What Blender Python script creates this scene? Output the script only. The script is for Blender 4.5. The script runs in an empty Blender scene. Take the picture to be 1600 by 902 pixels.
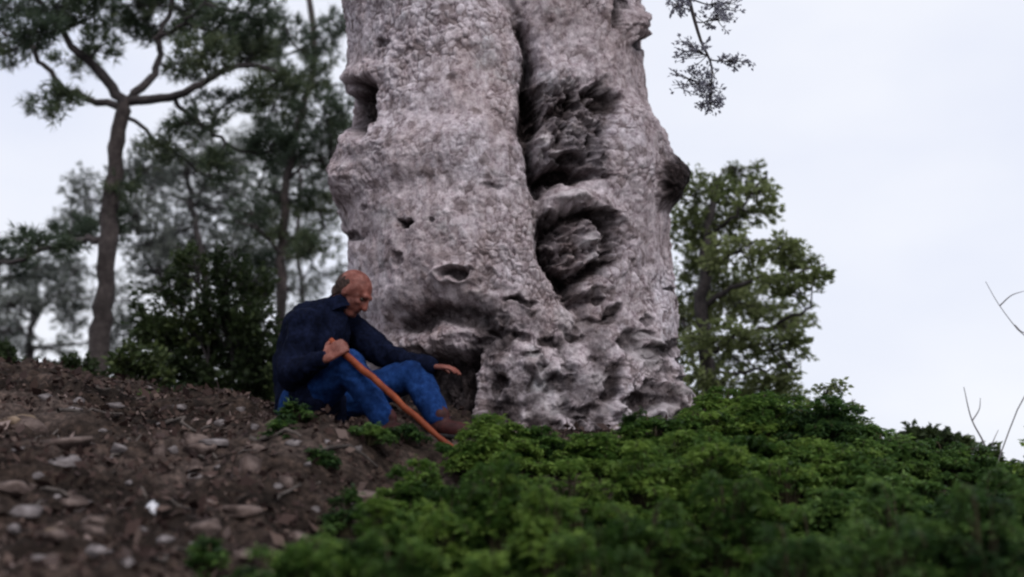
import bpy, math, random
import numpy as np
from mathutils import Vector, Matrix
rng = np.random.default_rng(7)
random.seed(7)
SC = bpy.context.scene
COL = SC.collection
# ------------------------------------------------------------------ camera
PITCH = math.radians(12.0)
CAMZ = 1.6
FPX = 800 / math.tan(math.radians(20))          # focal length in photograph pixels (1600 wide)
cam_d = bpy.data.cameras.new('camera')
cam_d.sensor_width = 36; cam_d.lens = 18 / math.tan(math.radians(20))
cam_d.clip_start = 0.05; cam_d.clip_end = 5000
cam_d.dof.use_dof = True; cam_d.dof.focus_distance = 7.4; cam_d.dof.aperture_fstop = 1.1
cam = bpy.data.objects.new('camera', cam_d); COL.objects.link(cam)
cam.location = (0, 0, CAMZ); cam.rotation_euler = (math.pi / 2 + PITCH, 0, 0)
SC.camera = cam
# ------------------------------------------------------------------ sky, sun, exposure
SUN_EL, SUN_AZ = math.radians(46), math.radians(155)     # azimuth from +Y clockwise: behind the camera, to its right
w = bpy.data.worlds.new('World'); SC.world = w; w.use_nodes = True
nt = w.node_tree; nt.nodes.clear()
o_ = nt.nodes.new('ShaderNodeOutputWorld'); bg = nt.nodes.new('ShaderNodeBackground')
sky = nt.nodes.new('ShaderNodeTexSky'); sky.sky_type = 'NISHITA'; sky.sun_disc = False
sky.sun_elevation = SUN_EL; sky.sun_rotation = SUN_AZ; sky.air_density = 1.0; sky.dust_density = 3.0
tc = nt.nodes.new('ShaderNodeTexCoord'); mp = nt.nodes.new('ShaderNodeMapping'); mp.inputs['Scale'].default_value = (1, 1, 2.2)
nz = nt.nodes.new('ShaderNodeTexNoise'); nz.inputs['Scale'].default_value = 2.2; nz.inputs['Detail'].default_value = 5; nz.inputs['Roughness'].default_value = .5
rp = nt.nodes.new('ShaderNodeValToRGB')
rp.color_ramp.elements[0].position = .3; rp.color_ramp.elements[0].color = (.72, .765, .92, 1)
rp.color_ramp.elements[1].position = .7; rp.color_ramp.elements[1].color = (.93, .945, .99, 1)
sc_ = nt.nodes.new('ShaderNodeVectorMath'); sc_.operation = 'SCALE'; sc_.inputs['Scale'].default_value = 10.0
mx = nt.nodes.new('ShaderNodeMixRGB'); mx.inputs[0].default_value = .92
L = nt.links.new
L(tc.outputs['Generated'], mp.inputs['Vector']); L(mp.outputs[0], nz.inputs['Vector']); L(nz.outputs['Fac'], rp.inputs['Fac'])
L(rp.outputs['Color'], sc_.inputs[0]); L(sky.outputs[0], mx.inputs[1]); L(sc_.outputs[0], mx.inputs[2])
L(mx.outputs[0], bg.inputs['Color']); bg.inputs['Strength'].default_value = .1; L(bg.outputs[0], o_.inputs[0])
sd = bpy.data.lights.new('sun', 'SUN'); sd.energy = 1.5; sd.angle = math.radians(30); sd.color = (1, .96, .93)
sun = bpy.data.objects.new('sun', sd); COL.objects.link(sun)
sdir = Vector((math.sin(SUN_AZ) * math.cos(SUN_EL), math.cos(SUN_AZ) * math.cos(SUN_EL), math.sin(SUN_EL)))
sun.rotation_euler = (-sdir).to_track_quat('-Z', 'Y').to_euler(); sun.location = sdir * 30
vs = SC.view_settings; vs.view_transform = 'Standard'; vs.look = 'None'; vs.gamma = 1; vs.use_curve_mapping = False; vs.exposure = 0.12
SC.cycles.max_bounces = 6; SC.cycles.filter_width = 2.4

# ------------------------------------------------------------------ placing helpers
def at(px, py, Y):
    """world point at distance Y in front of the viewer for a spot of the photograph"""
    a, b = (px - 800) / FPX, (451 - py) / FPX
    d = np.array([a, math.cos(PITCH) - b * math.sin(PITCH), math.sin(PITCH) + b * math.cos(PITCH)])
    return np.array([0, 0, CAMZ]) + d * (Y / d[1])
def ppm(Y): return FPX / Y
def sm(x, a, b):
    t = np.clip((x - a) / (b - a), 0, 1); return t * t * (3 - 2 * t)

# ------------------------------------------------------------------ noise
def _h(ix, iy, iz, s):
    h = (ix.astype(np.int64) * 374761393 + iy.astype(np.int64) * 668265263 + iz.astype(np.int64) * 2147483647 + s * 974634777) & 0xffffffff
    h = ((h ^ (h >> 13)) * 1274126177) & 0xffffffff
    h = ((h ^ (h >> 15)) * 2246822519) & 0xffffffff
    return h ^ (h >> 16)
def pn(p, s=0):
    i = np.floor(p).astype(np.int64); f = p - i; u = f * f * f * (f * (f * 6 - 15) + 10); r = 0
    for dx in (0, 1):
        for dy in (0, 1):
            for dz in (0, 1):
                h = _h(i[:, 0] + dx, i[:, 1] + dy, i[:, 2] + dz, s)
                g = ((h & 1023) / 511.5 - 1) * (f[:, 0] - dx) + (((h >> 10) & 1023) / 511.5 - 1) * (f[:, 1] - dy) + (((h >> 20) & 1023) / 511.5 - 1) * (f[:, 2] - dz)
                r = r + g * (u[:, 0] if dx else 1 - u[:, 0]) * (u[:, 1] if dy else 1 - u[:, 1]) * (u[:, 2] if dz else 1 - u[:, 2])
    return r * 1.3
def fbm(p, o=4, s=0):
    r = 0; a = 1
    for k in range(o): r = r + a * pn(p * 2 ** k, s + k); a *= .5
    return r
def ridged(p, o=4, s=0):
    r = 0; a = 1
    for k in range(o): r = r + a * (1 - 2.2 * np.abs(pn(p * 2 ** k, s + k))); a *= .5
    return r / 1.9
def worley(p, s=0):
    i = np.floor(p).astype(np.int64); f1 = np.full(len(p), 9.); f2 = f1.copy(); cid = np.zeros(len(p))
    for dx in (-1, 0, 1):
        for dy in (-1, 0, 1):
            for dz in (-1, 0, 1):
                c = i + np.array([dx, dy, dz]); h = _h(c[:, 0], c[:, 1], c[:, 2], s)
                q = c + np.stack([(h & 1023) / 1023, ((h >> 10) & 1023) / 1023, ((h >> 20) & 1023) / 1023], 1)
                d = np.linalg.norm(q - p, axis=1); n = d < f1
                f2 = np.where(n, f1, np.minimum(f2, d)); cid = np.where(n, (h >> 5) % 997 / 997, cid); f1 = np.where(n, d, f1)
    return f1, f2, cid

# ------------------------------------------------------------------ mesh helpers
class MB:
    def __init__(s): s.v = []; s.f = []; s.a = []; s.n = 0
    def add(s, v, f, a=0.5):
        v = np.asarray(v, float).reshape(-1, 3); f = np.asarray(f, np.int64)
        s.v.append(v); s.f.append(f + s.n); s.a.append(np.broadcast_to(np.asarray(a, float), (len(v),)) if np.ndim(a) < 2 else a); s.n += len(v)
    def tube(s, pts, rad, k=8, a=0.5, cap=True):
        pts = np.asarray(pts, float); rad = np.broadcast_to(np.asarray(rad, float), (len(pts),)); n = len(pts)
        t = np.gradient(pts, axis=0); t /= np.linalg.norm(t, axis=1)[:, None] + 1e-9
        ref = np.array([0, 0, 1.]) if abs(t[:, 2]).mean() < .8 else np.array([1., 0, 0])
        x = np.cross(t, ref); x /= np.linalg.norm(x, axis=1)[:, None] + 1e-9; y = np.cross(t, x)
        th = np.arange(k) * 2 * math.pi / k
        v = pts[:, None] + rad[:, None, None] * (np.cos(th)[None, :, None] * x[:, None] + np.sin(th)[None, :, None] * y[:, None])
        i = np.arange(n - 1)[:, None] * k; j = np.arange(k)[None]; j2 = (j + 1) % k
        f = np.stack([i + j, i + j2, i + k + j2, i + k + j], -1).reshape(-1, 4)
        s.add(v.reshape(-1, 3), f, a)
    def leaves(s, c, size, up=.5, asp=.55, tint=None, dirs=None, droop=.25):
        n = len(c); c = np.asarray(c, float)
        d = rng.normal(size=(n, 3)) if dirs is None else dirs + rng.normal(size=(n, 3)) * .45
        d[:, 2] *= (1 - up * .6); d /= np.linalg.norm(d, axis=1)[:, None] + 1e-9
        nn = rng.normal(size=(n, 3)) * (1 - up * .75); nn[:, 2] += up * 1.4
        sd_ = np.cross(d, nn); sd_ /= np.linalg.norm(sd_, axis=1)[:, None] + 1e-9; nn = np.cross(sd_, d)
        L_ = np.broadcast_to(size, (n,)) * rng.uniform(.65, 1.25, n); L_ = L_[:, None]
        v = np.stack([c, c + d * L_ * .45 + sd_ * L_ * asp * .5 + nn * L_ * .08, c + d * L_ - nn * L_ * droop, c + d * L_ * .45 - sd_ * L_ * asp * .5 + nn * L_ * .08], 1)
        t = np.repeat(rng.uniform(0, 1, n) if tint is None else np.clip(tint + rng.normal(0, .15, n), 0, 1), 4)
        s.add(v.reshape(-1, 3), np.arange(4 * n).reshape(-1, 4), t)
    def needles(s, c, length, per=12, wid=.004, tint=None, axis=None):
        n = len(c); c = np.repeat(np.asarray(c, float), per, 0); m = len(c)
        d = rng.normal(size=(m, 3)); d[:, 2] += .5
        if axis is not None: d += np.repeat(axis, per, 0) * 1.2
        d /= np.linalg.norm(d, axis=1)[:, None]; sd_ = np.cross(d, rng.normal(size=(m, 3))); sd_ /= np.linalg.norm(sd_, axis=1)[:, None]
        L_ = length * rng.uniform(.6, 1.2, m)[:, None]
        v = np.stack([c - sd_ * wid, c + sd_ * wid, c + d * L_ + sd_ * wid * .3, c + d * L_ - sd_ * wid * .3], 1)
        t = np.repeat(rng.uniform(0, 1, n) if tint is None else np.clip(tint + rng.normal(0, .15, n), 0, 1), per * 4)
        s.add(v.reshape(-1, 3), np.arange(4 * m).reshape(-1, 4), t)
    def mesh(s, name):
        me = bpy.data.meshes.new(name); V = np.concatenate(s.v).astype(np.float32)
        me.vertices.add(len(V)); me.vertices.foreach_set('co', V.ravel())
        li = np.concatenate([f.ravel() for f in s.f]).astype(np.int32); ct = np.concatenate([np.full(len(f), f.shape[1]) for f in s.f]).astype(np.int32)
        me.loops.add(len(li)); me.loops.foreach_set('vertex_index', li)
        me.polygons.add(len(ct)); me.polygons.foreach_set('loop_start', np.concatenate([[0], np.cumsum(ct)[:-1]]).astype(np.int32)); me.polygons.foreach_set('loop_total', ct)
        me.update(calc_edges=True)
        if any(np.ndim(a) == 2 for a in s.a):
            at_ = me.attributes.new('mask', 'FLOAT_COLOR', 'POINT'); A = np.concatenate(s.a).astype(np.float32); at_.data.foreach_set('color', A.ravel())
        else:
            at_ = me.attributes.new('tint', 'FLOAT', 'POINT'); at_.data.foreach_set('value', np.concatenate(s.a).astype(np.float32))
        return me
    def build(s, name, mat, parent=None, smooth=True, kind=None, label=None):
        me = s.mesh(name); me.materials.append(mat)
        if smooth: me.polygons.foreach_set('use_smooth', np.ones(len(me.polygons), bool))
        o = bpy.data.objects.new(name, me); COL.objects.link(o)
        if parent is not None:
            o.parent = parent; o.matrix_parent_inverse = Matrix.Translation(-parent.location)
        if kind: o['kind'] = kind
        if label: o['label'] = label
        return o
def thing(name, loc, label, cat, group=None):
    o = bpy.data.objects.new(name, None); COL.objects.link(o); o.location = [float(x) for x in loc]; o.empty_display_size = .1
    tag(o, label, cat, group); return o
def tag(o, label, cat, group=None):
    o['label'] = label; o['category'] = cat
    if group: o['group'] = group
def curve(P, n=24):
    """Catmull-Rom through control points (any width)"""
    P = np.asarray(P, float)
    if len(P) == 2: return P[0] + (P[1] - P[0]) * np.linspace(0, 1, n)[:, None]
    Q = np.vstack([2 * P[0] - P[1], P, 2 * P[-1] - P[-2]]); t = np.linspace(0, len(P) - 1 - 1e-6, n); i = t.astype(int); u = (t - i)[:, None]
    a, b, c, d = Q[i], Q[i + 1], Q[i + 2], Q[i + 3]
    return .5 * (2 * b + (c - a) * u + (2 * a - 5 * b + 4 * c - d) * u ** 2 + (3 * b - a - 3 * c + d) * u ** 3)

# ------------------------------------------------------------------ materials
def newmat(name):
    m = bpy.data.materials.new(name); m.use_nodes = True; n = m.node_tree; return m, n, n.nodes['Principled BSDF']
def ramp(n, stops):
    r = n.nodes.new('ShaderNodeValToRGB'); e = r.color_ramp.elements
    while len(e) < len(stops): e.new(.5)
    for x, (p, c) in zip(e, stops): x.position = p; x.color = (*c, 1)
    return r
def noise_node(n, scale, detail=6, rough=.6, vec=None):
    t = n.nodes.new('ShaderNodeTexNoise'); t.inputs['Scale'].default_value = scale; t.inputs['Detail'].default_value = detail; t.inputs['Roughness'].default_value = rough
    if vec is not None: n.links.new(vec, t.inputs['Vector'])
    return t
def leafmat(name, stops, trans=.3, rough=.55):
    m, n, b = newmat(name); a = n.nodes.new('ShaderNodeAttribute'); a.attribute_name = 'tint'
    r = ramp(n, stops); n.links.new(a.outputs['Fac'], r.inputs[0]); n.links.new(r.outputs[0], b.inputs['Base Color'])
    b.inputs['Roughness'].default_value = rough; b.inputs['Specular IOR Level'].default_value = .25
    t = n.nodes.new('ShaderNodeBsdfTranslucent'); n.links.new(r.outputs[0], t.inputs[0]); x = n.nodes.new('ShaderNodeMixShader'); x.inputs[0].default_value = trans
    n.links.new(b.outputs[0], x.inputs[1]); n.links.new(t.outputs[0], x.inputs[2]); n.links.new(x.outputs[0], n.nodes['Material Output'].inputs[0]); return m
def plain(name, stops, scale=20, rough=.8, bump=.3, dist=.01, spec=.2):
    m, n, b = newmat(name); tcn = n.nodes.new('ShaderNodeTexCoord'); t = noise_node(n, scale, 8, .65, tcn.outputs['Object'])
    r = ramp(n, stops); n.links.new(t.outputs[0], r.inputs[0])
    lo = noise_node(n, scale / 6, 4, .6, tcn.outputs['Object']); rl = ramp(n, [(.35, (.62, .62, .62)), (.5, (1, 1, 1)), (.66, (1.45, 1.43, 1.4))]); n.links.new(lo.outputs[0], rl.inputs[0])
    pm = n.nodes.new('ShaderNodeMixRGB'); pm.blend_type = 'MULTIPLY'; pm.inputs[0].default_value = 1; n.links.new(r.outputs[0], pm.inputs[1]); n.links.new(rl.outputs[0], pm.inputs[2]); n.links.new(pm.outputs[0], b.inputs['Base Color'])
    b.inputs['Roughness'].default_value = rough; b.inputs['Specular IOR Level'].default_value = spec
    bp = n.nodes.new('ShaderNodeBump'); bp.inputs['Strength'].default_value = bump; bp.inputs['Distance'].default_value = dist
    n.links.new(t.outputs[0], bp.inputs['Height']); n.links.new(bp.outputs[0], b.inputs['Normal']); return m
M = {}
M['needle'] = leafmat('pine_needles', [(0, (.04, .058, .042)), (.6, (.075, .105, .062)), (1, (.13, .155, .08))], .35)
M['needle_brown'] = leafmat('dry_needles', [(0, (.04, .04, .02)), (1, (.11, .085, .045))], .2)
M['leaf_grey'] = leafmat('grey_green_leaves', [(0, (.09, .105, .095)), (1, (.24, .26, .23))], .5)
M['leaf_bush'] = leafmat('dark_evergreen_leaves', [(0, (.022, .036, .016)), (.7, (.05, .072, .026)), (1, (.10, .13, .04))], .35)
M['leaf_oak'] = leafmat('olive_green_leaves', [(0, (.09, .115, .042)), (.6, (.16, .195, .075)), (1, (.26, .30, .13))], .55)
M['leaf_shrub'] = leafmat('fresh_green_leaves', [(0, (.024, .055, .014)), (.5, (.078, .15, .03)), (1, (.21, .31, .065))], .45)
M['leaf_shrub_dark'] = leafmat('deep_green_leaves', [(0, (.022, .05, .018)), (.5, (.066, .13, .033)), (1, (.16, .26, .062))], .45)
M['leaf_litter'] = leafmat('dead_leaves', [(0, (.020, .010, .009)), (.45, (.055, .032, .027)), (.8, (.11, .075, .062)), (1, (.24, .18, .165))], .05, .8)
M['leaf_hang'] = leafmat('violet_grey_leaves', [(0, (.18, .18, .22)), (1, (.36, .36, .42))], .55)
M['pine_bark'] = plain('pine_bark', [(.3, (.03, .024, .024)), (.6, (.075, .062, .06)), (.8, (.13, .105, .10))], 14, .9, .8, .03)
M['twig'] = plain('twig_bark', [(.3, (.025, .022, .024)), (.7, (.07, .06, .06))], 30, .9, .4)
M['stem'] = plain('green_brown_stem', [(.3, (.03, .026, .015)), (.7, (.06, .05, .025))], 30, .8, .3)
M['grey_twig'] = plain('grey_twig', [(.3, (.13, .12, .125)), (.7, (.24, .225, .235))], 30, .9, .3)
M['stone'] = plain('grey_stone', [(.3, (.07, .062, .062)), (.5, (.105, .09, .09)), (.7, (.24, .215, .22))], 9, .9, .6, .02)
M['stone_white'] = plain('white_quartz', [(.3, (.42, .42, .46)), (.7, (.62, .62, .66))], 9, .8, .5, .02)
M['stone_ochre'] = plain('ochre_rock', [(.34, (.035, .024, .018)), (.5, (.10, .07, .05)), (.66, (.20, .15, .11))], 7, .9, .6, .02)
M['stone_brown'] = plain('brown_rock', [(.34, (.03, .02, .018)), (.5, (.075, .054, .048)), (.66, (.15, .115, .105))], 11, .95, .8, .03)
M['deadwood'] = plain('weathered_wood', [(.3, (.04, .033, .03)), (.7, (.11, .093, .085))], 18, .9, .5, .01)
# ground: dark humus with lighter crumbs
m, n, b = newmat('forest_soil'); tcn = n.nodes.new('ShaderNodeTexCoord')
t1 = noise_node(n, 1.3, 8, .65, tcn.outputs['Object']); t2 = noise_node(n, 22, 6, .7, tcn.outputs['Object'])
r1 = ramp(n, [(.36, (.014, .010, .008)), (.5, (.038, .027, .022)), (.62, (.085, .064, .056)), (.75, (.155, .123, .108))]); r2 = ramp(n, [(.36, (.25, .23, .23)), (.52, (.9, .9, .9)), (.68, (2.1, 2.0, 1.95))])
mm = n.nodes.new('ShaderNodeMixRGB'); mm.blend_type = 'MULTIPLY'; mm.inputs[0].default_value = 1
n.links.new(t1.outputs[0], r1.inputs[0]); n.links.new(t2.outputs[0], r2.inputs[0]); n.links.new(r1.outputs[0], mm.inputs[1]); n.links.new(r2.outputs[0], mm.inputs[2]); n.links.new(mm.outputs[0], b.inputs['Base Color'])
bp = n.nodes.new('ShaderNodeBump'); bp.inputs['Strength'].default_value = .8; bp.inputs['Distance'].default_value = .03; n.links.new(t2.outputs[0], bp.inputs['Height']); n.links.new(bp.outputs[0], b.inputs['Normal'])
b.inputs['Roughness'].default_value = .95; b.inputs['Specular IOR Level'].default_value = .1; M['soil'] = m
# giant trunk bark: mask.r = decayed dark wood plus shade painted into hollow, creases and undersides, mask.g = pale callus, mask.b = per-plate tone
m, n, b = newmat('pale_bark'); tcn = n.nodes.new('ShaderNodeTexCoord'); ob = tcn.outputs['Object']
mpn = n.nodes.new('ShaderNodeMapping'); mpn.inputs['Scale'].default_value = (1, 1, .8); n.links.new(ob, mpn.inputs[0]); ov = mpn.outputs[0]
big = noise_node(n, 1.6, 5, .55, ob); mid = noise_node(n, 24, 6, .72, ov); fin = noise_node(n, 75, 4, .7, ov)
rb = ramp(n, [(.3, (.38, .325, .325)), (.5, (.50, .445, .457)), (.7, (.56, .525, .555))])
rm = ramp(n, [(.33, (.38, .33, .35)), (.42, (.74, .70, .72)), (.55, (1.0, .99, 1.0)), (.72, (1.25, 1.25, 1.27))])
rf = ramp(n, [(.3, (.62, .6, .62)), (.5, (1, 1, 1)), (.7, (1.2, 1.2, 1.2))])
def mul(a, c, f=1.0, mode='MULTIPLY'):
    x = n.nodes.new('ShaderNodeMixRGB'); x.blend_type = mode
    if isinstance(f, float): x.inputs[0].default_value = f
    else: n.links.new(f, x.inputs[0])
    for i, q in ((1, a), (2, c)):
        if isinstance(q, tuple): x.inputs[i].default_value = (*q, 1)
        else: n.links.new(q, x.inputs[i])
    return x.outputs[0]
for s_, r_ in ((big, rb), (mid, rm), (fin, rf)): n.links.new(s_.outputs[0], r_.inputs[0])
am = n.nodes.new('ShaderNodeAttribute'); am.attribute_name = 'mask'; sp = n.nodes.new('ShaderNodeSeparateColor'); n.links.new(am.outputs['Color'], sp.inputs[0])
rpl = ramp(n, [(0, (.40, .36, .35)), (.3, (.84, .81, .81)), (.6, (1, .99, 1)), (1, (1.22, 1.21, 1.22))]); n.links.new(sp.outputs[2], rpl.inputs[0])
c = mul(mul(mul(rb.outputs[0], rm.outputs[0]), rf.outputs[0], .8), rpl.outputs[0])
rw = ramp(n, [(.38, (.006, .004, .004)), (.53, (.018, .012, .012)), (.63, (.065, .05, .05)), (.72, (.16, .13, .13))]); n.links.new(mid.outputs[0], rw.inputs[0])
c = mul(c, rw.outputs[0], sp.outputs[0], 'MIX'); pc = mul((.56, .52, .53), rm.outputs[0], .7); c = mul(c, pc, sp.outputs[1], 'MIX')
mst = n.nodes.new('ShaderNodeMapping'); mst.inputs['Scale'].default_value = (1, 1, .22); n.links.new(ob, mst.inputs[0])
stn = noise_node(n, 5, 6, .65, mst.outputs[0]); rs = ramp(n, [(.5, (0, 0, 0)), (.68, (.6, .6, .6))]); n.links.new(stn.outputs[0], rs.inputs[0]); c = mul(c, mul(c, (.62, .53, .48), 1.0), rs.outputs[0], 'MIX')
lic = noise_node(n, 3.3, 7, .7, ob); rlc = ramp(n, [(.56, (0, 0, 0)), (.66, (.45, .45, .45))]); n.links.new(lic.outputs[0], rlc.inputs[0]); c = mul(c, mul(c, (.86, 1.0, .98), 1.0), rlc.outputs[0], 'MIX')
n.links.new(c, b.inputs['Base Color']); b.inputs['Roughness'].default_value = .9; b.inputs['Specular IOR Level'].default_value = .15
ad = n.nodes.new('ShaderNodeMath'); ad.operation = 'MULTIPLY_ADD'; ad.inputs[1].default_value = .45; n.links.new(fin.outputs[0], ad.inputs[0]); n.links.new(mid.outputs[0], ad.inputs[2])
bp = n.nodes.new('ShaderNodeBump'); bp.inputs['Strength'].default_value = .7; bp.inputs['Distance'].default_value = .02; n.links.new(ad.outputs[0], bp.inputs['Height']); n.links.new(bp.outputs[0], b.inputs['Normal'])
M['bark'] = m

# ------------------------------------------------------------------ terrain
GY = np.array([-2000, -60, -8, 0, 2, 4, 5.5, 7.3, 9, 10.5, 13, 18, 30, 80, 300, 3000.]); GZ = np.array([-45, -9, -1.6, 0, .72, 1.5, 1.93, 2.40, 2.55, 2.55, 2.4, 1.9, .9, -2, -12, -60.])
def ground(x, y, fine=True):
    x = np.atleast_1d(np.asarray(x, float)); y = np.atleast_1d(np.asarray(y, float))
    z = np.interp(y, GY, GZ)
    z = z + np.where(x < 0, -np.maximum(x, -6) * .04 * sm(y, 0, 6) + .145 * np.clip(-1.45 - x, 0, 3.5) * sm(y, 5, 8.6), 0) - np.clip(x - 1.25, 0, 6) * .26 * sm(y, 1, 5)
    z = z - .42 * sm(x - .12 * (y - 4), -1.15, -.35) * sm(y, 1.5, 3.5) * (1 - sm(y, 5.2, 6.9))
    p = np.stack([x, y, x * 0], 1)
    z = z + fbm(p * .45, 2, 11) * .12 * sm(y, -5, 4)
    if fine:
        near = np.exp(-((y - 6) / 9) ** 2)
        q = fbm(p * np.array([1.1, 2.1, 1]), 3, 41) * 3.2; fl = np.floor(q); z = z + .075 * (fl + sm(q - fl, .3, .7) - q) * near * sm(-x, .2, 1.6)
        z = z + (fbm(p * 1.7, 3, 21) * .12 + ridged(p * 4.2, 4, 31) * .075) * near
    return z
xs = np.unique(np.concatenate([np.linspace(-4.6, 5, 300), np.linspace(-14, 14, 80), np.sinh(np.linspace(-5.2, 5.2, 50)) * 22]))
ys = np.unique(np.concatenate([np.linspace(2.5, 11, 290), np.linspace(-6, 26, 90), np.sinh(np.linspace(-4.5, 5.6, 50)) * 22]))
XX, YY = np.meshgrid(xs, ys); Z = ground(XX.ravel(), YY.ravel()); nx = len(xs); ny = len(ys)
i = (np.arange(ny - 1)[:, None] * nx + np.arange(nx - 1)[None]).ravel()
mb = MB(); mb.add(np.stack([XX.ravel(), YY.ravel(), Z], 1), np.stack([i, i + 1, i + nx + 1, i + nx], 1))
g = mb.build('ground', M['soil'], kind='structure')
def on_ground(px, py, y0=3.0, y1=12.0):
    Y = np.linspace(y0, y1, 500); P = np.array([at(px, py, q) for q in Y]); gz = ground(P[:, 0], P[:, 1]); k = np.argmax(P[:, 2] <= gz)
    if P[k, 2] > gz[k]: k = 300
    return np.array([P[k, 0], P[k, 1], gz[k]])

# ------------------------------------------------------------------ giant tree trunk
TY = 8.1
tree = thing('giant_tree', (at(800, 690, TY)[0], TY, 2.3), 'huge old tree trunk with pale pinkish grey bark, burls and dark hollows', 'tree')
prof = np.array([(-750, 590, 960), (-250, 560, 985), (0, 549, 1003), (60, 552, 1004), (110, 556, 1002), (180, 557, 1005), (205, 556, 1016), (225, 553, 1032), (248, 545, 1043), (265, 530, 1046), (285, 518, 1048), (310, 516, 1046), (335, 527, 1045), (355, 538, 1045), (400, 541, 1047), (450, 545, 1051), (500, 552, 1055), (550, 560, 1061), (590, 565, 1064), (615, 562, 1078), (660, 556, 1090), (720, 540, 1100), (800, 520, 1130)], float)
nt_, nzr = 760, 620
vv = np.concatenate([np.linspace(-750, -12, 70), np.linspace(-8, 800, nzr - 70)])
lft = np.interp(vv, prof[:, 0], prof[:, 1]); rgt = np.interp(vv, prof[:, 0], prof[:, 2])
ker = np.hanning(9); ker /= ker.sum(); lft = np.convolve(np.pad(lft, 4, 'edge'), ker, 'valid'); rgt = np.convolve(np.pad(rgt, 4, 'edge'), ker, 'valid')
pl = np.array([at(a, v_, TY) for a, v_ in zip(lft, vv)]); pr = np.array([at(a, v_, TY) for a, v_ in zip(rgt, vv)])
cx, hw, zz = (pl[:, 0] + pr[:, 0]) / 2, (pr[:, 0] - pl[:, 0]) / 2, pl[:, 2]
t = np.linspace(0, 1, nt_, endpoint=False); th = np.where(t < .74, t / .74 * math.pi * 1.12 - .06 * math.pi, math.pi * 1.06 + (t - .74) / .26 * math.pi * .88)
C, S = np.cos(th), np.sin(th)                               # S > 0 faces the viewer
sq = 1 / (np.abs(C) ** 2.4 + np.abs(S) ** 2.4) ** (1 / 2.4)
bx_ = cx[:, None] + hw[:, None] * C * sq; by_ = TY - hw[:, None] * .86 * S * sq; bz_ = np.repeat(zz[:, None], nt_, 1)
P = np.stack([bx_.ravel(), by_.ravel(), bz_.ravel()], 1)
N = np.stack([np.repeat(C[None], nzr, 0).ravel(), -np.repeat(S[None], nzr, 0).ravel(), np.zeros(nzr * nt_)], 1); N /= np.linalg.norm(N, axis=1)[:, None]
fr = sm(np.repeat(S[None], nzr, 0).ravel(), -.05, .15)      # 1 on the side that faces the slope's foot
# chart on the trunk face: u across, v down
rel = P - np.array([0, 0, CAMZ]); dp = rel[:, 1] * math.cos(PITCH) + rel[:, 2] * math.sin(PITCH)
U = 800 + FPX * rel[:, 0] / dp; V = 451 - FPX * (-rel[:, 1] * math.sin(PITCH) + rel[:, 2] * math.cos(PITCH)) / dp
wp = np.stack([U, V, U * 0], 1)
U2 = U + 9 * fbm(wp / 40, 3, 51) + 4 * fbm(wp / 12, 2, 52); V2 = V + 9 * fbm(wp / 40, 3, 53) + 4 * fbm(wp / 12, 2, 54)
def pline(pts):
    d = np.full(len(U), 1e9); pts = np.asarray(pts, float)
    for a, b_ in zip(pts[:-1], pts[1:]):
        e = b_ - a; q = np.clip(((U2 - a[0]) * e[0] + (V2 - a[1]) * e[1]) / (e @ e), 0, 1); d = np.minimum(d, np.hypot(U2 - a[0] - q * e[0], V2 - a[1] - q * e[1]))
    return d
def ell(cx_, cy_, rx, ry, rot=0):
    c_, s_ = math.cos(math.radians(rot)), math.sin(math.radians(rot)); a, b_ = U2 - cx_, V2 - cy_
    return np.hypot((a * c_ + b_ * s_) / rx, (-a * s_ + b_ * c_) / ry)
D = np.zeros(len(P)); K = np.zeros(len(P)); G = np.zeros(len(P))
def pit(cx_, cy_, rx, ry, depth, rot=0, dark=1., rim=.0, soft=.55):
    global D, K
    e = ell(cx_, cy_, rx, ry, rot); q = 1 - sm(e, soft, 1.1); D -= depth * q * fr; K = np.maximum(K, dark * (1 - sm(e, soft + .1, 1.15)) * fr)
    if rim: D += rim * np.exp(-((e - 1.3) / .25) ** 2) * fr
def bump(cx_, cy_, rx, ry, h, rot=0, pale=0., soft=0.):
    global D, G, K
    e = ell(cx_, cy_, rx, ry, rot); q = 1 - sm(e, soft, 1.1); D += h * q * fr; G = np.maximum(G, pale * (1 - sm(e, .3, 1.0)) * fr)
    if pale: K = K * (1 - pale * (1 - sm(e, .4, 1.0)))
def crease(pts, wid, depth, dark=0.):
    global D, K
    d = pline(pts); D -= depth * np.exp(-(d / wid) ** 2) * fr; K = np.maximum(K, dark * (1 - sm(d, wid * .5, wid * 1.1)) * fr)
# two stems grown together, with the seam between them
D += .10 * np.exp(-((U - 690) / 130) ** 2) * (1 - sm(V, 380, 520)) * fr
seam = [(790, -300), (795, -20), (815, 30), (834, 75), (832, 130), (822, 190), (836, 240), (850, 290), (846, 340), (852, 395), (885, 440), (900, 470)]
crease(seam, 70, .11); crease(seam, 14, .07, .45); crease([(818, 40), (836, 80), (832, 125)], 9, .07, .8); crease([(826, 90), (830, 150), (822, 200), (838, 245), (850, 285)], 13, .10, .9)
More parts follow.
